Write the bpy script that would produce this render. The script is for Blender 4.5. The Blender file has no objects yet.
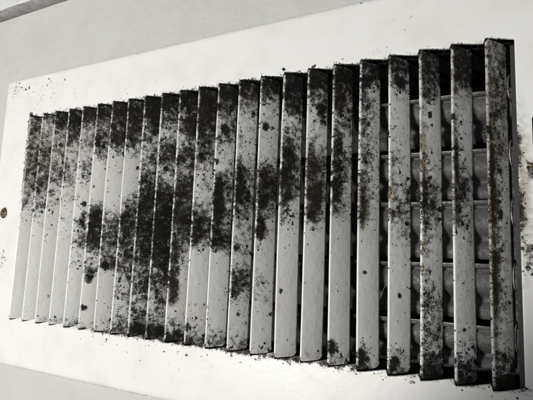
import bpy, bmesh, math, random
from mathutils import Vector, Matrix, noise as mnoise

random.seed(11)
SC = bpy.context.scene
COL = SC.collection
MM = 0.001

# ------------------------------------------------------------------ camera
cam_d = bpy.data.cameras.new("camera")
cam = bpy.data.objects.new("camera", cam_d)
COL.objects.link(cam)
right = Vector((0.88550, 0.46308, 0.03809))
up = Vector((0.02569, -0.13065, 0.99110))
back = Vector((0.46393, -0.87664, -0.12759))
mw = Matrix((right, up, back)).transposed().to_4x4()
mw.translation = Vector((293.36, -199.35, -24.0)) * MM
cam.matrix_world = mw
cam_d.sensor_fit = 'HORIZONTAL'
cam_d.sensor_width = 36.0
cam_d.lens = 31.39
cam_d.clip_start = 0.005
cam_d.clip_end = 50.0
SC.camera = cam

# ------------------------------------------------------------------ world and lamps
world = bpy.data.worlds.new("World")
SC.world = world
world.use_nodes = True
bgn = world.node_tree.nodes["Background"]
bgn.inputs[0].default_value = (0.93, 0.96, 1.0, 1)
bgn.inputs[1].default_value = 0.135


def area_lamp(name, loc, target, size, energy, color):
    d = bpy.data.lights.new(name, 'AREA')
    d.shape = 'DISK'
    d.size = size
    d.energy = energy
    d.color = color
    o = bpy.data.objects.new(name, d)
    COL.objects.link(o)
    o.location = loc
    o.rotation_euler = (Vector(target) - Vector(loc)).to_track_quat('-Z', 'Y').to_euler()
    return o


def spot_lamp(name, loc, target, cone, blend, radius, energy, color):
    d = bpy.data.lights.new(name, 'SPOT')
    d.spot_size = math.radians(cone)
    d.spot_blend = blend
    d.shadow_soft_size = radius
    d.energy = energy
    d.color = color
    o = bpy.data.objects.new(name, d)
    COL.objects.link(o)
    o.location = loc
    o.rotation_euler = (Vector(target) - Vector(loc)).to_track_quat('-Z', 'Y').to_euler()
    return o


spot_lamp("key_spot", (-0.06, -0.66, -0.07), (-0.15, 0, 0.25), 86.6, 0.115, 0.018, 19.8, (1.0, 0.982, 0.945))  # cone edge shaped to darken the lower right, in place of a cast shadow

SC.view_settings.view_transform = 'Standard'
SC.view_settings.look = 'None'
SC.view_settings.exposure = 0.0
SC.view_settings.gamma = 1.0
SC.view_settings.use_curve_mapping = False


# ------------------------------------------------------------------ node helpers
class NT:
    def __init__(self, name):
        self.m = bpy.data.materials.new(name)
        self.m.use_nodes = True
        self.t = self.m.node_tree
        self.t.nodes.clear()
        self.out = self.t.nodes.new('ShaderNodeOutputMaterial')
        self.b = self.t.nodes.new('ShaderNodeBsdfPrincipled')
        self.t.links.new(self.b.outputs[0], self.out.inputs[0])
        g = self.t.nodes.new('ShaderNodeNewGeometry')
        self.pos = g.outputs['Position']

    def link(self, a, b):
        self.t.links.new(a, b)

    def setin(self, sock, v):
        if hasattr(v, 'is_output') or isinstance(v, bpy.types.NodeSocket):
            self.t.links.new(v, sock)
        else:
            sock.default_value = v

    def math(self, op, a, b=0.0, c=0.0, clamp=False):
        n = self.t.nodes.new('ShaderNodeMath')
        n.operation = op
        n.use_clamp = clamp
        self.setin(n.inputs[0], a)
        self.setin(n.inputs[1], b)
        self.setin(n.inputs[2], c)
        return n.outputs[0]

    def noise(self, scale, detail=3, rough=.6, vec=None, dist=0.0, color=False):
        n = self.t.nodes.new('ShaderNodeTexNoise')
        n.inputs['Scale'].default_value = scale
        n.inputs['Detail'].default_value = detail
        n.inputs['Roughness'].default_value = rough
        n.inputs['Distortion'].default_value = dist
        self.link(vec if vec is not None else self.pos, n.inputs['Vector'])
        return n.outputs['Color'] if color else n.outputs['Fac']

    def voronoi(self, scale, vec=None):
        n = self.t.nodes.new('ShaderNodeTexVoronoi')
        n.inputs['Scale'].default_value = scale
        self.link(vec if vec is not None else self.pos, n.inputs['Vector'])
        s = self.t.nodes.new('ShaderNodeSeparateColor')
        self.link(n.outputs['Color'], s.inputs[0])
        return n.outputs['Distance'], s.outputs[0], s.outputs[1]

    def vmath(self, op, a, b):
        n = self.t.nodes.new('ShaderNodeVectorMath')
        n.operation = op
        self.setin(n.inputs[0], a)
        self.setin(n.inputs[1], b)
        return n.outputs[0]

    def step(self, x, lo, hi):
        n = self.t.nodes.new('ShaderNodeMapRange')
        n.interpolation_type = 'SMOOTHSTEP'
        self.setin(n.inputs[0], x)
        self.setin(n.inputs[1], lo)
        self.setin(n.inputs[2], hi)
        n.inputs[3].default_value = 0
        n.inputs[4].default_value = 1
        return n.outputs[0]

    def mix(self, f, a, b):
        n = self.t.nodes.new('ShaderNodeMix')
        n.data_type = 'RGBA'
        self.setin(n.inputs[0], f)
        self.setin(n.inputs[6], a if not isinstance(a, tuple) else (*a, 1))
        self.setin(n.inputs[7], b if not isinstance(b, tuple) else (*b, 1))
        return n.outputs[2]

    def mixf(self, f, a, b):
        n = self.t.nodes.new('ShaderNodeMix')
        n.data_type = 'FLOAT'
        self.setin(n.inputs[0], f)
        self.setin(n.inputs[2], a)
        self.setin(n.inputs[3], b)
        return n.outputs[0]

    def attr(self, name):
        n = self.t.nodes.new('ShaderNodeAttribute')
        n.attribute_name = name
        return n.outputs['Fac']

    def bump(self, h, strength, dist, normal=None):
        n = self.t.nodes.new('ShaderNodeBump')
        n.inputs['Strength'].default_value = strength
        n.inputs['Distance'].default_value = dist
        self.setin(n.inputs['Height'], h)
        if normal is not None:
            self.link(normal, n.inputs['Normal'])
        return n.outputs[0]


def mouldy_paint(name, paint, rough=.38, peels=.35, chipped=.95, brown=0.0, colony=1.0):
    k = NT(name)
    d = k.attr('mould')
    ru = k.attr('rust')
    du = k.attr('dust')
    so = k.attr('soot')
    # clumpiness: the density field breaks up into patches
    warp = k.vmath('MULTIPLY', k.vmath('SUBTRACT', k.noise(420, 4, .7, color=True), (.5, .5, .5)), (.0036, .0036, .0036))
    wp = k.vmath('ADD', k.pos, warp)
    warp2 = k.vmath('MULTIPLY', k.vmath('SUBTRACT', k.noise(1500, 3, .7, color=True), (.5, .5, .5)), (.0008, .0008, .0008))
    wq = k.vmath('ADD', k.pos, warp2)
    nA = k.noise(120, 3, .6)
    nB = k.noise(360, 4, .65)
    n5 = k.noise(800, 4, .75)
    brk = k.math('ADD', k.math('MULTIPLY', k.math('SUBTRACT', nA, .5), 1.5),
                 k.math('ADD', k.math('MULTIPLY', k.math('SUBTRACT', nB, .5), 2.1), k.math('MULTIPLY', k.math('SUBTRACT', n5, .5), .5)))
    D = k.math('ADD', d, k.math('MULTIPLY', brk, k.math('MINIMUM', k.math('MULTIPLY', d, 1.4), .66)), clamp=True)
    Dl = D
    D = k.mixf(.46, D, k.step(D, .16, .86))
    # sooty pepper
    n1 = k.noise(2100, 5, .8, vec=wq)
    thr = k.mixf(D, .705, .385)
    gran = k.step(k.math('SUBTRACT', n1, thr), -.008, .04)
    gran = k.math('MULTIPLY', gran, k.math('MULTIPLY', k.step(D, .05, .22), k.mixf(so, .74, .94)))
    # isolated specks of every size
    mask = gran
    for (scale, kk, pw, vec, base) in ((1300, .72, 1.25, wq, .20), (620, .78, 1.4, wp, .17), (300, .80, 1.5, wp, .14)):
        ds, r1, r2 = k.voronoi(scale, vec)
        pres = k.math('MULTIPLY', k.math('POWER', D, pw), kk)
        if scale < 1000:
            pres = k.math('MULTIPLY', pres, k.mixf(so, 1.25, .55))
        if scale < 400:
            pres = k.math('MULTIPLY', pres, colony)
        here = k.step(k.math('SUBTRACT', pres, r1), 0.0, .003)
        rad = k.math('ADD', k.math('MULTIPLY', k.math('POWER', r2, 1.6), .36), base)
        spot = k.math('MULTIPLY', here, k.step(k.math('SUBTRACT', rad, ds), -.05, .09))
        mask = k.math('MAXIMUM', mask, k.math('MULTIPLY', spot, .95))
    solid = k.step(k.math('ADD', D, k.math('MULTIPLY', k.math('SUBTRACT', n1, .5), .8)), .68, .97)
    mask = k.math('MAXIMUM', mask, k.math('MULTIPLY', solid, .97))
    veil = k.step(k.math('ADD', D, k.math('MULTIPLY', k.math('SUBTRACT', nB, .5), .3)), .10, 1.0)
    film = k.math('MULTIPLY', k.math('MULTIPLY', veil, k.math('ADD', k.math('MULTIPLY', n5, .7), .40)), .74, clamp=True)
    # colours
    pn = k.noise(45, 4, .6)
    pcol = k.mix(k.step(pn, .42, .75), paint, tuple(c * f for c, f in zip(paint, (.93, .915, .875))))
    grime = k.mix(k.step(k.noise(120, 3, .6), .4, .62), (.024, .022, .018), (.046, .034, .019))
    dm = k.math('MULTIPLY', du, k.step(k.math('ADD', k.noise(330, 5, .72), k.math('MULTIPLY', du, .25)), .42, .74))
    c1 = k.mix(k.math('MULTIPLY', dm, .8), k.mix(film, pcol, grime), (.150, .118, .078))
    mn = k.noise(160, 4, .65)
    mcol = k.mix(k.step(mn, .50, .66), (.0045, .0042, .004), (.024, .018, .0095))
    mcol = k.mix(k.math('MULTIPLY', dm, .6), mcol, (.058, .047, .031))
    mcol = k.mix(k.step(k.noise(2600, 2, .6), .5, .75), mcol, (.020, .018, .014))
    mcol = k.mix(k.math('MULTIPLY', k.step(k.noise(190, 2, .5), .45, .6), brown), mcol, (.15, .10, .045))
    c2 = k.mix(mask, c1, mcol)
    rn = k.step(k.math('ADD', ru, k.math('MULTIPLY', k.math('SUBTRACT', k.noise(900, 4, .7), .5), 1.3)), .50, .68)
    rn = k.math('MULTIPLY', rn, k.step(ru, .05, .2))
    rcol = k.mix(k.step(k.noise(1300, 3, .6), .42, .6), (.17, .088, .022), (.05, .024, .011))
    c3 = k.mix(k.math('MULTIPLY', rn, .9), c2, rcol)
    k.link(c3, k.b.inputs['Base Color'])
    k.link(k.mixf(k.math('MAXIMUM', mask, rn), k.mixf(film, rough, .7), .93), k.b.inputs['Roughness'])
    k.link(k.mixf(k.math('MAXIMUM', mask, film), .5, .02), k.b.inputs['Specular IOR Level'])
    # relief: brushed-on paint, runs, and the raised growth
    peel = k.math('ADD', k.math('MULTIPLY', k.noise(330, 3, .55), 1.0), k.math('MULTIPLY', k.noise(90, 2, .5), 1.2))
    streak = k.noise(520, 3, .6, vec=k.vmath('MULTIPLY', k.pos, (1, 1, .09)))
    peel = k.math('ADD', peel, k.math('MULTIPLY', streak, .22))
    nb = k.bump(peel, peels, .0004)
    chips = k.voronoi(430)
    chip = k.math('MULTIPLY', k.step(chips[1], chipped, chipped + .01), k.step(k.math('SUBTRACT', .22, chips[0]), 0, .12))
    nb = k.bump(chip, .6, .0004, nb)
    nb = k.bump(k.math('MULTIPLY', mask, n1), .9, .0007, nb)
    k.link(nb, k.b.inputs['Normal'])
    return k.m


def wall_paint():
    k = NT('wall_paint')
    n = k.noise(28, 4, .6)
    c = k.mix(k.step(n, .35, .7), (.56, .555, .535), (.53, .523, .50))
    ds, r1, r2 = k.voronoi(260)
    sp = k.math('MULTIPLY', k.step(r1, .955, .96), k.step(k.math('SUBTRACT', k.math('MULTIPLY', r2, .16), ds), -.02, .04))
    sx = k.t.nodes.new('ShaderNodeSeparateXYZ')
    k.link(k.pos, sx.inputs[0])
    over = k.math('SUBTRACT', k.math('ABSOLUTE', sx.outputs[2]), .098)
    side = k.math('SUBTRACT', -.030, sx.outputs[0])
    rimd = k.math('MAXIMUM', over, side)
    near = k.step(rimd, .0022, .0)
    grit = k.step(k.math('ADD', k.noise(900, 4, .75), k.math('MULTIPLY', near, .14)), .60, .68)
    c = k.mix(k.math('MULTIPLY', k.math('MULTIPLY', grit, near), .5), c, (.10, .09, .07))
    c = k.mix(k.math('MULTIPLY', sp, .55), c, (.25, .23, .19))
    k.link(c, k.b.inputs['Base Color'])
    k.b.inputs['Roughness'].default_value = .55
    h = k.math('ADD', k.step(k.noise(165, 3, .5), .38, .68), k.math('MULTIPLY', k.noise(700, 3, .6), .3))
    k.link(k.bump(h, .24, .0008), k.b.inputs['Normal'])
    return k.m


def galvanised(name, base, dust, rough=.42, metal=.55, shade_x=None):
    k = NT(name)
    n = k.noise(70, 4, .6)
    c = k.mix(k.step(n, .35, .7), base, tuple(x * .72 for x in base))
    ds, r1, r2 = k.voronoi(1900)
    g = k.math('MULTIPLY', k.step(r1, 1 - dust, 1 - dust + .02), k.step(k.math('SUBTRACT', k.math('MULTIPLY', k.math('ADD', r2, .3), .4), ds), -.04, .08))
    gr = k.step(k.noise(620, 5, .8), .47, .62)
    f = k.math('MAXIMUM', g, k.math('MULTIPLY', gr, .6))
    c = k.mix(f, c, (.028, .025, .022))
    if shade_x:  # painted shade: colour blackens towards the left, as in unlit gaps
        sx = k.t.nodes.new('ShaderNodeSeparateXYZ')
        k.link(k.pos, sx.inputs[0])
        e = k.step(k.math('ADD', sx.outputs[0], k.math('MULTIPLY', k.math('SUBTRACT', k.noise(60, 5, .7), .5), .03)), shade_x[1], shade_x[0])
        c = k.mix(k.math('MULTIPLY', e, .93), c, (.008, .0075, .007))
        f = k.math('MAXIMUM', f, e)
    k.link(c, k.b.inputs['Base Color'])
    k.link(k.mixf(f, rough, .9), k.b.inputs['Roughness'])
    k.link(k.mixf(f, metal, 0.0), k.b.inputs['Metallic'])
    k.link(k.bump(k.noise(500, 4, .7), .3, .0004), k.b.inputs['Normal'])
    return k.m


def plain(name, col, rough=.6, metal=0.0, bumps=600, bs=.3, vary=.6, spec=.5):
    k = NT(name)
    k.b.inputs['Specular IOR Level'].default_value = spec
    c = k.mix(k.step(k.noise(bumps * .5, 4, .7), .38, .66), col, tuple(x * vary for x in col))
    k.link(c, k.b.inputs['Base Color'])
    k.b.inputs['Roughness'].default_value = rough
    k.b.inputs['Metallic'].default_value = metal
    k.link(k.bump(k.noise(bumps, 4, .6), bs, .0005), k.b.inputs['Normal'])
    return k.m


M_PLATE = mouldy_paint('mouldy_white_enamel', (.80, .795, .775), .36, .16, .992, .75, .25)
M_FIN = mouldy_paint('mouldy_fin_enamel', (.77, .768, .745), .40, .5, .95)
M_WALL = wall_paint()
M_TRIM = plain('trim_paint', (.72, .715, .70), .5, 0, 300, .5, .85)
M_STRIP = plain('shaded_underside_paint', (.40, .395, .38), .7, 0, 260, .9, .62)  # shade of the underside put into the colour, darker than the trim
M_BLADE = galvanised('dusty_galvanised_shaded_blade', (.115, .117, .12), .45, .5, .25, (.222, .250))  # dust specks, plus gap shade painted black towards the left
M_FRAME = galvanised('dusty_galvanised_frame', (.05, .051, .053), .35, .5, .4)
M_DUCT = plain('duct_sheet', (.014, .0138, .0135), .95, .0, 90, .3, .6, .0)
M_WIRE = plain('bright_wire', (.26, .255, .24), .45, .8, 300, .4, .2)
M_ROD = galvanised('shaded_rod', (.45, .44, .42), .2, .4, .7, (.225, .262))  # gap shade painted in: rod colour turns black towards the left
M_SCREW = plain('tarnished_screw', (.16, .125, .08), .5, .7, 900, .6, .35)
M_GRAIN = plain('mould_grain', (.007, .0062, .005), .95, 0, 2500, .6, 2.6)
M_CRUMB = plain('pale_crumb', (.55, .52, .46), .8, 0, 1200, .6, .6)
M_THREAD = plain('cobweb_thread', (.45, .44, .42), .6, 0, 900, .1, .9)


# ------------------------------------------------------------------ mesh helpers
def link(name, me, mat, parent=None, smooth=True):
    if mat is not None and not me.materials:
        me.materials.append(mat)
    if smooth:
        me.polygons.foreach_set('use_smooth', [True] * len(me.polygons))
    o = bpy.data.objects.new(name, me)
    COL.objects.link(o)
    if parent is not None:
        o.parent = parent
    return o


def mesh_of(name, verts, faces, mould=None, rust=None, dust=None, soot=None):
    me = bpy.data.meshes.new(name)
    me.from_pydata([tuple(c * MM for c in v) for v in verts], [], faces)
    for nm, data in (('mould', mould), ('rust', rust), ('dust', dust), ('soot', soot)):
        if data is not None:
            a = me.attributes.new(nm, 'FLOAT', 'POINT')
            a.data.foreach_set('value', data)
    me.update()
    return me


def tube_mesh(name, pts, rad, seg=8):
    verts, faces = [], []
    n = len(pts)
    P = [Vector(p) for p in pts]
    prev = None
    for i in range(n):
        t = (P[min(i + 1, n - 1)] - P[max(i - 1, 0)]).normalized()
        ref = prev if prev is not None else (Vector((0, 0, 1)) if abs(t.z) < .9 else Vector((1, 0, 0)))
        a = (ref - t * ref.dot(t)).normalized()
        prev = a
        b = t.cross(a)
        for s in range(seg):
            an = 2 * math.pi * s / seg
            verts.append(P[i] + (a * math.cos(an) + b * math.sin(an)) * rad)
    for i in range(n - 1):
        for s in range(seg):
            faces.append((i * seg + s, i * seg + (s + 1) % seg, (i + 1) * seg + (s + 1) % seg, (i + 1) * seg + s))
    faces.append(tuple(range(seg))[::-1])
    faces.append(tuple((n - 1) * seg + s for s in range(seg)))
    return mesh_of(name, verts, faces)


def box_verts(x0, x1, y0, y1, z0, z1):
    v = [(x, y, z) for x in (x0, x1) for y in (y0, y1) for z in (z0, z1)]
    f = [(0, 1, 3, 2), (4, 6, 7, 5), (0, 4, 5, 1), (2, 3, 7, 6), (0, 2, 6, 4), (1, 5, 7, 3)]
    return v, f


def tag(o, label=None, cat=None, group=None, kind=None):
    if label:
        o['label'] = label
    if cat:
        o['category'] = cat
    if group:
        o['group'] = group
    if kind:
        o['kind'] = kind
    return o


# ------------------------------------------------------------------ layout (millimetres)
P = 13.0               # fin pitch
NF = 23
X_END = 296.5          # right end of the opening
FD = Vector((7.25, 8.3))   # fin runs back to the right
FL = FD.length

# mould along each fin, 20 steps from top to bottom: front half / rear half, 0 clean .. 9 black
DENS = [
 ("76666555653100000013", "77667654643110000002"),
 ("65657777553221000012", "64456665443210000012"),
 ("65465554433220000002", "76544544322110000003"),
 ("98865654332220000104", "99854453322210000004"),
 ("76434443334553320005", "76454554233553300015"),
 ("77686211179994661004", "77866311199996540103"),
 ("87774211125665711113", "89984321125655811223"),
 ("88776211258876655456", "88875211468776655446"),
 ("99755578889887766668", "99865678899887766678"),
 ("88547744999999766568", "98647743999999766558"),
 ("88655788988877884248", "99985789988764331237"),
 ("99988753257851012247", "99987642126831022125"),
 ("88635438999982111246", "87565433567782121125"),
 ("87334569996343785234", "87533355553334774445"),
 ("86233249988842343113", "87211237863311224114"),
 ("99656899965431010002", "99755566533110000002"),
 ("87523688888311000004", "86472466557211000002"),
 ("99866787873210230065", "98564353322100000013"),
 ("99777777787200010068", "85344333432100100013"),
 ("87422355556322000057", "76421222345434010024"),
 ("98664455888644677789", "88410011444433566678"),
 ("98755677776411112268", "88610113533210011247"),
 ("56666666788888765679", "45555443222222233357"),
]
# single colonies: fin, height 0..1, place across 0..1, radius along mm, radius across mm, strength
BLOBS = [
 (5, .56, .45, 11, 5, 1.0), (5, .77, .45, 4, 3, .75), (5, .905, .25, 1.6, 2.2, .95), (6, .72, .35, 2.6, 3, .95),
 (6, .13, .5, 7, 4, .9), (5, .165, .1, 4, 3, .9), (8, .05, .5, 8, 6, 1.0), (9, .56, .5, 17, 5, 1.0),
 (8, .5, .5, 16, 5, .9), (10, .14, .6, 5, 4, .95), (10, .80, .3, 7, 2.5, .85), (12, .18, .45, 2.5, 2, 1.0),
 (12, .47, .3, 13, 3, 1.0), (13, .41, .25, 10, 2.6, 1.0), (14, .42, .35, 11, 3, 1.0), (14, .56, .2, 6, 2.4, 1.0),
 (15, .34, .3, 10, 3.2, 1.0), (14, .19, .3, 2.2, 1.6, .95), (13, .13, .75, 2.0, 1.2, .9), (16, .145, .65, 3.0, 2.2, .98),
 (16, .42, .45, 16, 4, .85), (17, .29, .3, 4.2, 3, 1.0), (17, .42, .25, 9, 2.6, .9), (18, .50, .15, 8, 2, .9),
 (17, .935, .1, 3, 1.8, 1.0), (18, .955, .15, 3.4, 2.2, .95), (19, .965, .25, 3, 2.4, .9), (19, .765, .42, 1.1, .9, 1.0),
 (18, .70, .3, .8, 1.1, .95), (20, .46, .12, 8, 2, 1.0), (20, .95, .35, 5, 4, .85), (21, .36, .15, 9, 1.6, 1.0),
 (21, .97, .35, 4, 4, .85), (22, .55, .12, 45, 1.5, .9), (22, .98, .5, 4, 6, 1.0), (11, .28, .3, 2.2, 1.8, 1.0),
 (11, .56, .35, 7, 3.4, 1.0), (12, .60, .4, 4, 3.6, .95), (1, .385, .3, 2, 1.6, .95), (13, .63, .2, 1.5, 1.3, .95),
 (13, .76, .4, 7, 4, .75), (11, .93, .08, 2.4, 1.2, .95), (19, .09, .5, 3, 3, .9), (3, .07, .5, 9, 5, .78),
 (20, .12, .4, 8, 5, .8), (15, .10, .5, 8, 5, .9), (17, .12, .3, 6, 4, .95), (4, .53, .7, 6, 2, .8),
 (7, .55, .5, 10, 5, .85), (9, .04, .6, 5, 5, .9), (11, .08, .5, 10, 6, .95), (16, .74, .1, .7, .8, .7),
 (15, .775, .2, .9, .9, .95), (13, .87, .5, .8, .9, .95), (14, .86, .9, 1, 1, .8), (2, .875, .85, .8, .8, .9),
]
RUST = [(19, .45, .0, 5, 1.4, .9), (19, .51, .02, 2, 1.4, .9), (20, .30, .0, 6, 1.2, .9), (20, .37, .0, 4, 1.4, .9),
        (20, .62, .02, 4, 1.4, .95), (20, .68, .04, 3, 1.2, .9), (22, .52, .0, 9, 1.3, .8), (18, .46, .05, 6, 2, .65),
        (21, .40, .0, 14, .9, .6), (20, .985, .1, 1.2, 4, .7), (14, .995, .2, 1.0, 2.5, .9), (13, .995, .2, 1.0, 2, .8),
        (22, .62, .08, 20, 1.6, .6), (10, .99, .2, .8, 2, .6)]


def fin_mould(i, v, s):
    """mould density on fin i; v 0..1 from the top, s 0..1 from front edge to rear edge"""
    L, R = DENS[i]
    t = min(max(v * 20 - .5, 0), 18.999)
    a = int(t)
    f = t - a
    def at(q):
        q = min(max(q, 0), NF - 1)
        l_, r_ = DENS[q]
        return ((int(l_[a]) * (1 - f) + int(l_[a + 1]) * f) / 9, (int(r_[a]) * (1 - f) + int(r_[a + 1]) * f) / 9)
    o_, p_, n_ = at(i), at(i - 1), at(i + 1)
    dl = .74 * o_[0] + .17 * p_[1] + .09 * n_[0] - .02
    dr = .74 * o_[1] + .17 * n_[0] + .09 * p_[1] - .02
    vis = .68 + .32 * min(i / 13, 1)
    q = min(max((s / vis - .22) / .56, 0), 1)
    d = dl * (1 - q) + dr * q
    if 2 <= i <= 20 and v < .13:
        d = max(d, (.95 if i < 18 else .8) * min(1, (.13 - v) / .07))
    for (bi, bv, bs, rv, rs, st) in BLOBS:
        if bi == i:
            e = (((v - bv) * 139) / rv) ** 2 + (((s / vis - bs) * FL) / rs) ** 2
            if e < 2.2:
                w = 1 if e < .6 else max(0, 1 - (e - .6) / 1.6)
                d = max(d, st * w)
    if s < .06:
        d *= .62
    return min(max(d * 1.03, 0), 1)


DUST = [(22, .17, .5, 30, 9, .7), (22, .5, .12, 60, 3.2, .85), (22, .8, .6, 40, 8, .35), (0, .2, .4, 30, 8, .75), (1, .25, .4, 26, 8, .7), (2, .2, .4, 22, 8, .55), (3, .22, .4, 18, 8, .5), (4, .15, .4, 14, 8, .5),
        (16, .40, .45, 16, 5, .75), (17, .12, .4, 6, 5, .7), (18, .48, .2, 14, 3, .75), (10, .14, .5, 6, 5, .7), (20, .09, .5, 9, 8, .5),
        (21, .10, .5, 12, 8, .6), (10, .80, .3, 9, 3.5, .8), (11, .1, .5, 12, 8, .5), (12, .1, .4, 10, 7, .4), (5, .1, .5, 10, 7, .5),
        (6, .1, .5, 10, 7, .45), (7, .12, .4, 9, 6, .45), (13, .08, .5, 7, 7, .5), (14, .08, .5, 7, 7, .45), (10, .4, .5, 20, 7, .4),
        (20, .35, .05, 20, 2, .7), (21, .38, .05, 26, 2, .7), (19, .46, .15, 10, 3, .5), (15, .42, .3, 9, 4, .5), (9, .28, .6, 7, 4, .4)]


def fin_soot(i, v):
    a = {7: .8, 8: 1, 9: .95, 10: .85, 15: .55, 16: .75, 18: .5, 22: .55}.get(i, .12)
    if i in (13, 20) and v > .64:
        a = .9
    return a


def fin_dust(i, v, s):
    vis = .68 + .32 * min(i / 13, 1)
    r = 0
    for (bi, bv, bs, rv, rs, st) in DUST:
        if bi == i:
            e = (((v - bv) * 139) / rv) ** 2 + (((s / vis - bs) * FL) / rs) ** 2
            if e < 1.6:
                r = max(r, st * min(1, (1.6 - e) / .9))
    return r


def fin_rust(i, v, s):
    r = 0
    for (bi, bv, bs, rv, rs, st) in RUST:
        if bi == i:
            e = (((v - bv) * 139) / rv) ** 2 + (((s - bs) * FL) / rs) ** 2
            if e < 1.5:
                r = max(r, .78 * st * min(1, (1.5 - e) / 1.3))
    return r


def bell(x, z, cx, cz, rx, rz):
    return max(0, 1 - (((x - cx) / rx) ** 2 + ((z - cz) / rz) ** 2))


def plate_mould(x, z):
    d = .016
    rim = min(98 - abs(z), x + 30)
    d = max(d, .22 * math.exp(-max(rim, 0) / .9))
    over = z - 68.5
    if over >= -2 and -2 < x < 300:
        k = .5 if x < 180 else (.26 if x < 250 else .10)
        d = max(d, k * math.exp(-max(over, 0) / 1.3))
        if x < 60:
            d = max(d, .13 * math.exp(-max(over, 0) / 9))
    under = -68.5 - z
    if under >= -2 and 50 < x < 300:
        k = .75 if 75 < x < 240 else .4
        d = max(d, k * math.exp(-max(under, 0) / 1.5))
        if 75 < x < 200:
            d = max(d, .27 * math.exp(-max(under, 0) / 5))
    if x < 1 and -15 < z < 72:
        d = max(d, .75 * math.exp(x / 1.6) * min(1, (z + 15) / 30))
        d = max(d, .17 * math.exp(x / 5) * min(1, (z + 15) / 30))
    d = max(d, .36 * bell(x, z, -18, 90, 14, 9), .2 * bell(x, z, 10, 88, 40, 10), .22 * bell(x, z, 20, 80, 26, 7))
    d = max(d, .35 * bell(x, z, -14, -30, 4, 13), .12 * bell(x, z, -24, 30, 6, 40), .6 * bell(x, z, -17.5, 1.2, 6, 6))
    d = max(d, .9 * bell(x, z, 150.9, 91.4, 1.2, 1.0), .95 * bell(x, z, -14.3, -30.5, 1.6, 2.0))
    d = max(d, .30 * bell(x, z, 242, 71.5, 9, 2.2))
    if x > 295 and -50 < z < 45:
        d = max(d, .85 * bell(x, z, 296, 22, 3.2, 13), .9 * bell(x, z, 296, -3, 3.6, 14), .8 * bell(x, z, 299, -19, 2.5, 9),
                .85 * bell(x, z, 301, 13, 2.6, 8), .6 * bell(x, z, 303, -20, 4, 24), .5 * bell(x, z, 296, 0, 1.6, 66))
    return min(d, 1)


def plate_rust(x, z):
    r = max(.85 * bell(x, z, 186.6, -70.6, 3.4, 1.6), .75 * bell(x, z, 171.6, -70.8, 2.2, 2.6), .6 * bell(x, z, 139.6, -73, 5, 3),
            .8 * bell(x, z, -14.8, -36, 1.4, 2.6), .8 * bell(x, z, -13.6, -33, 1.2, 1.6), .55 * bell(x, z, -20, 90, 3, 3),
            .5 * bell(x, z, 298, 10, 4, 30), .6 * bell(x, z, 151, 91.4, 1.3, 1.2), .7 * bell(x, z, -17.5, 1.2, 5, 5))
    return r


# ------------------------------------------------------------------ wall, moulding, duct
def build_wall():
    x0, x1, z0, z1 = -900, 900, -700, 152
    hx0, hx1, hz0, hz1 = -5, 303, -75, 75
    xs = [x0, hx0, hx1, x1]
    zs = [z0, hz0, hz1, z1]
    verts = [(x, 2.5, z) for z in zs for x in xs]
    faces = []
    for j in range(3):
        for i in range(3):
            if i == 1 and j == 1:
                continue
            a = j * 4 + i
            faces.append((a, a + 1, a + 5, a + 4))
    o = link('wall', mesh_of('wall', verts, faces), M_WALL, smooth=False)
    tag(o, 'off-white painted wall with fine orange-peel texture around the vent', kind='structure')


build_wall()


def build_moulding():
    # profile (y, z): underside 10 mm deep, worn rounded lower edge, flat face above
    prof = [(2.4, 150.2), (1.2, 149.6), (-3.0, 149.9), (-6.6, 150.3), (-7.7, 151.0), (-7.9, 152.3), (-7.4, 156), (-7.4, 190), (-2, 196), (2.4, 197)]
    verts, faces = [], []
    n = 160
    for i in range(n + 1):
        x = -900 + 1500 * i / n if i % 1 == 0 else 0
        for (y, z) in prof:
            w = .35 * mnoise.noise(Vector((x * .06, y * .3, z * .2)))
            verts.append((x, y - w, z + w))
    m = len(prof)
    for i in range(n):
        for k in range(m - 1):
            a = i * m + k
            faces.append((a, a + m, a + m + 1, a + 1))
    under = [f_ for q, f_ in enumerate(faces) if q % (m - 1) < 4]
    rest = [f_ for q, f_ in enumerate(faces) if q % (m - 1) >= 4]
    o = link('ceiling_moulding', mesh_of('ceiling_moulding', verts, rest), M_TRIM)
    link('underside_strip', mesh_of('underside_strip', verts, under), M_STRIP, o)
    tag(o, 'white painted moulding with underside coloured grey as shade, running above the vent, cut by the top left corner', 'moulding')


build_moulding()


def build_duct():
    x0, x1, z0, z1, y0, y1 = -5.0, 303.0, -75.0, 75.0, 2.5, 150
    v = [(x0, y0, z0), (x1, y0, z0), (x1, y0, z1), (x0, y0, z1), (x0, y1, z0), (x1, y1, z0), (x1, y1, z1), (x0, y1, z1)]
    f = [(0, 4, 5, 1), (1, 5, 6, 2), (2, 6, 7, 3), (3, 7, 4, 0), (4, 7, 6, 5)]
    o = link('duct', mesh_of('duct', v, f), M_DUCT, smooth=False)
    tag(o, 'dark sheet metal duct opening behind the fins', kind='structure')


build_duct()

# ------------------------------------------------------------------ the register
reg = bpy.data.objects.new('air_vent', None)
COL.objects.link(reg)
reg.empty_display_size = .02
tag(reg, 'white metal wall vent with slanted vertical fins, heavily spotted with black mould', 'vent')


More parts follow.
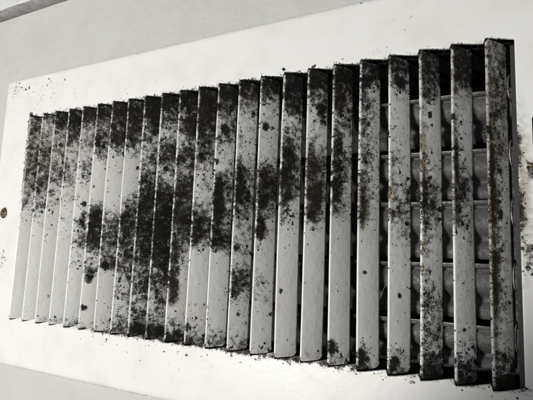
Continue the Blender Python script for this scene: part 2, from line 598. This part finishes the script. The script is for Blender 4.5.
def build_plate():
    ZO, XL, XR = 98.0, -30.0, 327.0
    edge_in = [(0, 1.3), (0, .32), (.14, .06), (.4, -.05), (.9, 0.0)]       # offset from the opening, depth
    edge_out = [(2.4, 0.0), (1.3, .16), (.5, .6), (.08, 1.25), (0.0, 2.3)]      # offset from the rim, depth
    mids = [2.0, 3.2, 5, 7.5, 10.5, 14, 18, 22, 25]
    rowdef = [(o, None, y) for o, y in edge_in] + [(m_, None, 0.0) for m_ in mids] + [(None, o, y) for o, y in edge_out]
    # columns: x, ycol_inner, ycol_outer, top z of opening, bottom z, has_mid
    cols = []
    big = 99.0
    for o, y in reversed(edge_out):
        cols.append((XL + o, 0.0, y, 69.5, -69.5, True))
    for m_ in (26, 23, 20, 17, 14, 11.5, 9, 7, 5, 3.5, 2.2):
        cols.append((-m_, 0.0, 0.0, 69.5, -69.5, True))
    for o, y in reversed(edge_in):
        cols.append((0 - o, y, 0.0, 69.5, -69.5, True))
    last_margin = len(cols) - 1
    rnd = random.Random(3)
    for i in range(NF):
        xa = i * P + (.05 if i else 0.0)
        xb = (i + 1) * P - .75 if i < NF - 1 else X_END
        jt, jb = rnd.uniform(-.25, .25), rnd.uniform(-.25, .25)
        for k in range(5):
            f = k / 4
            if i == 0 and k == 0:
                continue
            x = xa + (xb - xa) * f
            ztop = 69.5 - 2.5 * f ** 1.05 + jt * min(1, f * 3)
            zbot = -69.5 + 2.9 * f ** 1.1 + jb * min(1, f * 3)
            if k == 0:
                ztop -= .25
                zbot += .25
            if i == NF - 1 and k == 4:
                continue
            cols.append((x, big, 0.0, ztop, zbot, False))
    first_right = len(cols)
    for o, y in edge_in:
        cols.append((X_END + o, y, 0.0, 67.0, -66.6, True))
    for x in (298.6, 299.8, 301.6, 303.2, 305.2, 308, 312, 316, 321):
        cols.append((x, 0.0, 0.0, 67.0, -66.6, True))
    for o, y in edge_out:
        cols.append((XR - o, 0.0, y, 67.0, -66.6, True))
    LX0, LX1, LZ0, LZ1 = 301.6, 305.2, 13.0, 34.0
    midz = sorted(set([60 - 4.0 * k for k in range(31)] + [LZ0, LZ1, 64, -64, 33, 14, 20.5, 27]), reverse=True)
    nr = len(rowdef)
    nm = len(midz)
    verts, mould, rust, dust, index = [], [], [], [], {}

    def put(c, r, x, y, z):
        y += .12 * mnoise.noise(Vector((x * .02, z * .02, 3))) if y < 2 else 0
        index[c, r] = len(verts)
        verts.append((x, y, z))
        mould.append(plate_mould(x, z))
        rust.append(plate_rust(x, z))
        dust.append(.75 * max(bell(x, z, 297.5, 5, 5, 45), .8 * bell(x, z, 303, -15, 5, 25)))

    for c, (x, yi, yo, zt, zb, hm) in enumerate(cols):
        for r in range(nr):
            a, b, yr = rowdef[nr - 1 - r]
            outer = b is not None
            z = ZO - b if outer else zt + a * (1 if a < 2 else (ZO - zt) / (ZO - 69.5))
            if outer:
                y = max(yr, yo)
            else:
                y = max(min(yr, yi), yo)
            put(c, r, x, y, z)
        for j in range(nm):
            if hm:
                y = max(yi if yi < 50 else 0.0, yo)
                put(c, nr + j, x, y, midz[j])
        for r in range(nr):
            a, b, yr = rowdef[r]
            outer = b is not None
            z = -ZO + b if outer else zb - a * (1 if a < 2 else (ZO + zb) / (ZO - 69.5))
            if outer:
                y = max(yr, yo)
            else:
                y = max(min(yr, yi), yo)
            put(c, nr + nm + r, x, y, z)
    faces = []
    tot = 2 * nr + nm
    for c in range(len(cols) - 1):
        for r in range(tot - 1):
            ids = [(c, r), (c, r + 1), (c + 1, r + 1), (c + 1, r)]
            if r >= nr - 1 and r < nr + nm:
                inm = not (cols[c][5] and cols[c + 1][5]) or c == last_margin and first_right == c + 1
                if inm:
                    continue
                if r >= nr and r + 1 < nr + nm:
                    xa, xb = cols[c][0], cols[c + 1][0]
                    za, zb_ = midz[r - nr], midz[r + 1 - nr]
                    if xa >= LX0 - .01 and xb <= LX1 + .01 and za <= LZ1 + .01 and zb_ >= LZ0 - .01:
                        continue
            if all(k in index for k in ids):
                faces.append(tuple(index[k] for k in ids))
    me = mesh_of('face_plate', verts, faces, mould, rust, dust)
    bm = bmesh.new()
    bm.from_mesh(me)
    bmesh.ops.remove_doubles(bm, verts=bm.verts[:], dist=2e-6)
    bmesh.ops.dissolve_degenerate(bm, edges=bm.edges[:], dist=2e-6)
    bm.to_mesh(me)
    bm.free()
    return link('face_plate', me, M_PLATE, reg)


plate = build_plate()


# ------------------------------------------------------------------ fins
def fin_half(s):
    """half length of the fin at distance s (mm) from its front edge"""
    r1, r2 = 1.3, 2.7
    h = 68.5 - .05 * s
    if s < r1:
        h -= r1 - math.sqrt(max(r1 * r1 - (r1 - s) ** 2, 0))
    if s > FL - r2:
        e = s - (FL - r2)
        h -= r2 - math.sqrt(max(r2 * r2 - e * e, 0))
    return h


FIN_S = [.0, .25, .6, 1.1, 2.0, 3.4, 5.0, 6.6, 8.0, 9.0, 9.8, 10.3, FL]
ROWS = 150


def build_fin(i):
    rnd = random.Random(100 + i)
    u = FD.normalized()
    nrm = Vector((u.y, -u.x))          # towards the right and the viewer
    th = .55
    # section: (s, offset along normal)
    front = [(0.42, -th), (.14, -th * .8), (.0, -th * .35), (-.02, th * .1), (.08, th * .55), (.26, th * .88), (.5, th)]
    sec = [(FL, -th), (FL - .3, -th)] + [(s, -th) for s in (7.5, 4.5, 2, .9)] + front + [(s, th) for s in FIN_S[2:-1]] + [(FL - .1, th), (FL, th * .4)]
    bend = rnd.uniform(-.6, .6)
    twist = rnd.uniform(-.035, .035)
    dx = rnd.uniform(-.4, .4)
    verts, mould, rust, dust, soot, faces = [], [], [], [], [], []
    m = len(sec)
    for j in range(ROWS + 1):
        f = j / ROWS
        f = .5 - .5 * math.cos(math.pi * f) if j < 12 or j > ROWS - 12 else f
        f = j / ROWS
        for (s, o) in sec:
            hl = fin_half(min(max(s, 0), FL))
            z = hl - 2 * hl * f
            wob = .16 * mnoise.noise(Vector((z * .03, i * 7.3, s * .05))) + .05 * mnoise.noise(Vector((z * .4, i * 3.1, 1)))
            ang = twist * (z / 70)
            crown = .26 * math.sin(math.pi * min(max(s / FL, 0), 1))
            p = u * s + nrm * (o + wob + crown + bend * (s / FL) * (1 - (z / 70) ** 2)) + nrm * ang * s
            x, y = p.x + dx * (1 - (z / 70) ** 2), p.y - .15
            verts.append((x, y, z))
            vv = .5 - z / 139
            if o >= 0 or s < .4:
                md = fin_mould(i, vv, max(s, 0) / FL)
            else:
                md = .35
            mould.append(md)
            soot.append(fin_soot(i, vv))
            dust.append(fin_dust(i, vv, max(s, 0) / FL) if (o >= 0 or s < .4) else .2)
            rust.append(fin_rust(i, vv, max(s, 0) / FL) if (o >= 0 or s < .4) else 0)
    for j in range(ROWS):
        for k in range(m):
            a, b = j * m + k, j * m + (k + 1) % m
            faces.append((a, b, b + m, a + m))
    faces.append(tuple(range(m)))
    faces.append(tuple(ROWS * m + k for k in range(m))[::-1])
    me = mesh_of('fin', verts, faces, mould, rust, dust, soot)
    o = link('fin', me, M_FIN, reg)
    o.location = (i * P * MM, 0, 0)
    return o


fins = [build_fin(i) for i in range(NF)]


# ------------------------------------------------------------------ damper behind the fins
def build_damper():
    v, f = [], []
    for b in ((-1.5, 0.0, 12.2, 46, -70, 70), (297.2, 299.0, 12.2, 46, -70, 70), (-1.5, 299.0, 12.0, 46, 70.1, 71.3), (-1.5, 299.0, 12.0, 46, -71.3, -70.1)):
        bv, bf = box_verts(*b)
        n = len(v)
        v += bv
        f += [tuple(k + n for k in q) for q in bf]
    fr = link('damper_frame', mesh_of('damper_frame', v, f), M_DUCT, reg, smooth=False)
    bv, bf = box_verts(294.9, 299.0, 6.0, 6.9, -68, 67)
    link('side_flange', mesh_of('side_flange', bv, bf), M_FRAME, fr, smooth=False)
    prof0 = [(.4, .9), (-.5, 1.0), (-1.0, .35), (-.9, -.5), (0.2, -1.0), (1.6, -1.3), (1.6, -2.2), (.3, -3.0), (0, -8.5), (.3, -10.6), (2.6, -13.0), (4.4, -14.6), (3.0, -16.2), (1.0, -17.6), (.8, -22.0), (1.4, -22.6)]
    tops = [52.0, 26.4, 3.8, -23.3, -48.5]
    for bi, zt in enumerate(tops):
        rnd = random.Random(40 + bi)
        tilt = math.radians((24, 9, 6, 8, 12)[bi])
        sc = (1, .93, 1.08, 1.0, .85)[bi]
        n = 40
        verts, faces = [], []
        m = len(prof0)
        for i in range(n + 1):
            x = .6 + 294.6 * i / n
            for (y, z) in prof0:
                z *= sc
                w = .12 * mnoise.noise(Vector((x * .05, z * .1, bi * 5)))
                yy = y * math.cos(tilt) - z * math.sin(tilt)
                zz = y * math.sin(tilt) + z * math.cos(tilt)
                verts.append((x, 29.5 + yy + w, (zt + zz + 24) * 1.055 - 24 + .004 * (x - 268)))
        for i in range(n):
            for k in range(m - 1):
                a = i * m + k
                faces.append((a, a + 1, a + m + 1, a + m))
        rod = [(3 + 288 * q / 24, 28.4 + .15 * math.sin(q * 1.7 + bi), (zt + .6 + 24) * 1.05 - 24 + .25 * math.sin(q * .9 + bi * 2)) for q in range(25)]
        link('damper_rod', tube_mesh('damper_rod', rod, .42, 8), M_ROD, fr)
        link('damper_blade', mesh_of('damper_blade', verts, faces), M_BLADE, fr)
    # linkage at the right end: an upright bar with a bent wire crank at each blade
    bv, bf = box_verts(293.3, 294.3, 11.2, 15.4, -62, 60)
    link('linkage_bar', mesh_of('linkage_bar', bv, bf), M_FRAME, fr, smooth=False)
    hook = None
    for zt in (50.0, 22.5, -1.5, -27.0, -50.0):
        if hook is None:
            pts = []
            for k in range(25):
                a = math.pi * (k / 24)
                pts.append((.5 - .9 * math.sin(a), -1.2 * math.sin(a) - .6, 5.2 * math.cos(a)))
            pts = [(1.0, 3, 5.4)] + pts + [(1.0, 3, -5.4)]
            me = tube_mesh('crank_wire', pts, .42, 8)
        hook = link('crank_wire', me, M_WIRE, fr)
        hook.location = Vector((294.2, 9.4, zt)) * MM
    # control lever behind the slot in the face plate
    bv, bf = box_verts(299.3, 307, 7.5, 8.5, -12, 33)
    link('lever_plate', mesh_of('lever_plate', bv, bf), M_DUCT, fr, smooth=False)


build_damper()


# ------------------------------------------------------------------ screw
def build_screw():
    cx, cz, r = 0, 0, 3.7
    verts, faces = [], []
    seg = 40
    rings = [(1.0, .55), (1.0, -.15), (.93, -.55), (.80, -.92), (.62, -1.2), (.44, -1.38), (.30, -1.45), (.17, -1.48), (.06, -1.5)]
    for (q, y) in rings:
        for s in range(seg):
            a = 2 * math.pi * s / seg + .35
            x, z = q * r * math.cos(a), q * r * math.sin(a)
            ar, br = abs(x * math.cos(.6) + z * math.sin(.6)), abs(-x * math.sin(.6) + z * math.cos(.6))
            dep = 1.0 if (min(ar, br) < .42 and max(ar, br) < 2.2) else 0
            verts.append((x, y + dep, z))
    for k in range(len(rings) - 1):
        for s in range(seg):
            faces.append((k * seg + s, k * seg + (s + 1) % seg, (k + 1) * seg + (s + 1) % seg, (k + 1) * seg + s))
    faces.append(tuple((len(rings) - 1) * seg + s for s in range(seg)))
    o = link('screw', mesh_of('screw', verts, faces), M_SCREW, reg)
    o.location = (-17.6 * MM, 0.0002, 1.2 * MM)


build_screw()


# ------------------------------------------------------------------ raised mould grains (uncountable)
def build_grains():
    rnd = random.Random(77)
    phi = (1 + 5 ** .5) / 2
    ico = [Vector(v).normalized() for v in ((-1, phi, 0), (1, phi, 0), (-1, -phi, 0), (1, -phi, 0), (0, -1, phi), (0, 1, phi), (0, -1, -phi), (0, 1, -phi), (phi, 0, -1), (phi, 0, 1), (-phi, 0, -1), (-phi, 0, 1))]
    icf = [(0, 11, 5), (0, 5, 1), (0, 1, 7), (0, 7, 10), (0, 10, 11), (1, 5, 9), (5, 11, 4), (11, 10, 2), (10, 7, 6), (7, 1, 8), (3, 9, 4), (3, 4, 2), (3, 2, 6), (3, 6, 8), (3, 8, 9), (4, 9, 5), (2, 4, 11), (6, 2, 10), (8, 6, 7), (9, 8, 1)]
    verts, faces = [], []

    def grain(c, n, r):
        b = len(verts)
        fl = rnd.uniform(.45, .9)
        for v in ico:
            w = v * (r * rnd.uniform(.65, 1.25))
            w -= n * (w.dot(n) * (1 - fl))
            verts.append(c + w)
        faces.extend((a + b, c_ + b, d + b) for a, c_, d in icf)

    u = FD.normalized()
    nr = Vector((u.y, -u.x, 0))
    made = 0
    for i in range(NF):
        for _ in range(2600):
            z = rnd.uniform(-68.5, 68.5)
            s = rnd.uniform(0, FL - .3)
            h = fin_half(s)
            if abs(z) > h - .2:
                continue
            v = .5 - z / 139
            d = fin_mould(i, v, s / FL)
            cl = mnoise.noise(Vector((z * .28, s * .28, i * 11.0))) + .6 * mnoise.noise(Vector((z * .9, s * .9, i * 5.0)))
            if rnd.random() < max(0, d - .25) * (.25 + .75 * max(0, min(1, .5 + cl * 1.2))) * .32:
                p = u * s
                c = Vector((i * P + p.x, p.y - .15, z)) + nr * (.52 + .26 * math.sin(math.pi * s / FL))
                grain(c, nr, rnd.uniform(.10, .26) * (1 + d * .5))
                made += 1
    # crusts along the fins' lower corners and the lip of the opening
    for i in range(NF):
        kb = (.15, .15, .2, .6, .7, .6, .7, .8, .9, .9, .9, .8, .7, .6, .7, .7, .8, 1, 1, .8, 1, 1, 1)[i]
        for _ in range(int(110 * kb)):
            f = rnd.random()
            s = f * FL * .95
            p = u * s
            z = -fin_half(s) + abs(rnd.gauss(0, .8))
            grain(Vector((i * P + p.x, p.y - .15, z)) + nr * .45, nr, rnd.uniform(.12, .34))
        kt = 1 if 3 <= i <= 14 else (.6 if i < 18 else .2)
        for _ in range(int(210 * kt)):
            f = rnd.random() ** 1.2
            x = i * P + f * 12
            z = 69.4 - 2.5 * f + rnd.gauss(0.0, .45)
            grain(Vector((x, rnd.uniform(-.05, 1.2), z)), Vector((0, -1, 0)), rnd.uniform(.10, .30))
    # loose dirt on the plate, thinning away from the opening
    for _ in range(26000):
        x, z = rnd.uniform(-29, 306), rnd.uniform(-82, 97)
        if 0 < x < X_END and abs(z) < 69.6:
            continue
        if 301 < x < 306 and 12 < z < 35:
            continue
        d = plate_mould(x, z)
        if rnd.random() < (d - .06) * .45:
            grain(Vector((x, -.02, z)), Vector((0, -1, 0)), rnd.uniform(.10, .30))
    # lumps hanging on front edges
    for (i, z0, n, sp) in ((19, 32.8, 60, 1.0), (12, 72.2, 0, 1), (15, 70.6, 30, .7), (22, 30, 70, 1.6), (20, 5, 50, 1.3), (14, 42, 10, .8), (13, 14, 40, 1.0), (14, 6, 40, 1.0), (12, 20, 40, 1.2)):
        for _ in range(n):
            grain(Vector((i * P + rnd.gauss(-.2, sp * .45), rnd.gauss(-.1, .5), z0 + rnd.gauss(0, sp))), nr, rnd.uniform(.15, .38))
    me = bpy.data.meshes.new('mould_grains')
    me.from_pydata([tuple(v * MM) for v in verts], [], faces)
    me.update()
    o = link('mould_grains', me, M_GRAIN)
    tag(o, 'black and brown grains of mould scattered over the vent fins and plate', 'mould', kind='stuff')


build_grains()


# ------------------------------------------------------------------ small loose things
def lump(name, loc, size, mat, seed):
    bm = bmesh.new()
    bmesh.ops.create_icosphere(bm, subdivisions=3, radius=1)
    for v in bm.verts:
        n = mnoise.noise(v.co * 1.3 + Vector((seed, 0, 0))) * .45 + mnoise.noise(v.co * 3.5 + Vector((seed, 5, 0))) * .2
        v.co = v.co * (1 + n)
        v.co.x *= size[0] * MM
        v.co.y *= size[1] * MM
        v.co.z *= size[2] * MM
    me = bpy.data.meshes.new(name)
    bm.to_mesh(me)
    bm.free()
    o = link(name, me, mat)
    o.location = Vector(loc) * MM
    return o


tag(lump('dirt_crumb', (256.6, -.5, -70.2), (1.1, .5, .6), M_CRUMB, 1), 'pale crumb of debris on the plate below the third fin from the right', 'crumb')


def strand(label, pts):
    o = link('cobweb_strand', tube_mesh('cobweb_strand', pts, .05, 6), M_THREAD)
    tag(o, label, 'cobweb')


strand('thin pale cobweb strand slanting across a dark gap between two lower fins', [(241.6, 7.8, -39.5), (243.2, 5, -36.8), (244.8, 3, -33.8), (246.3, 1.2, -31.8)])
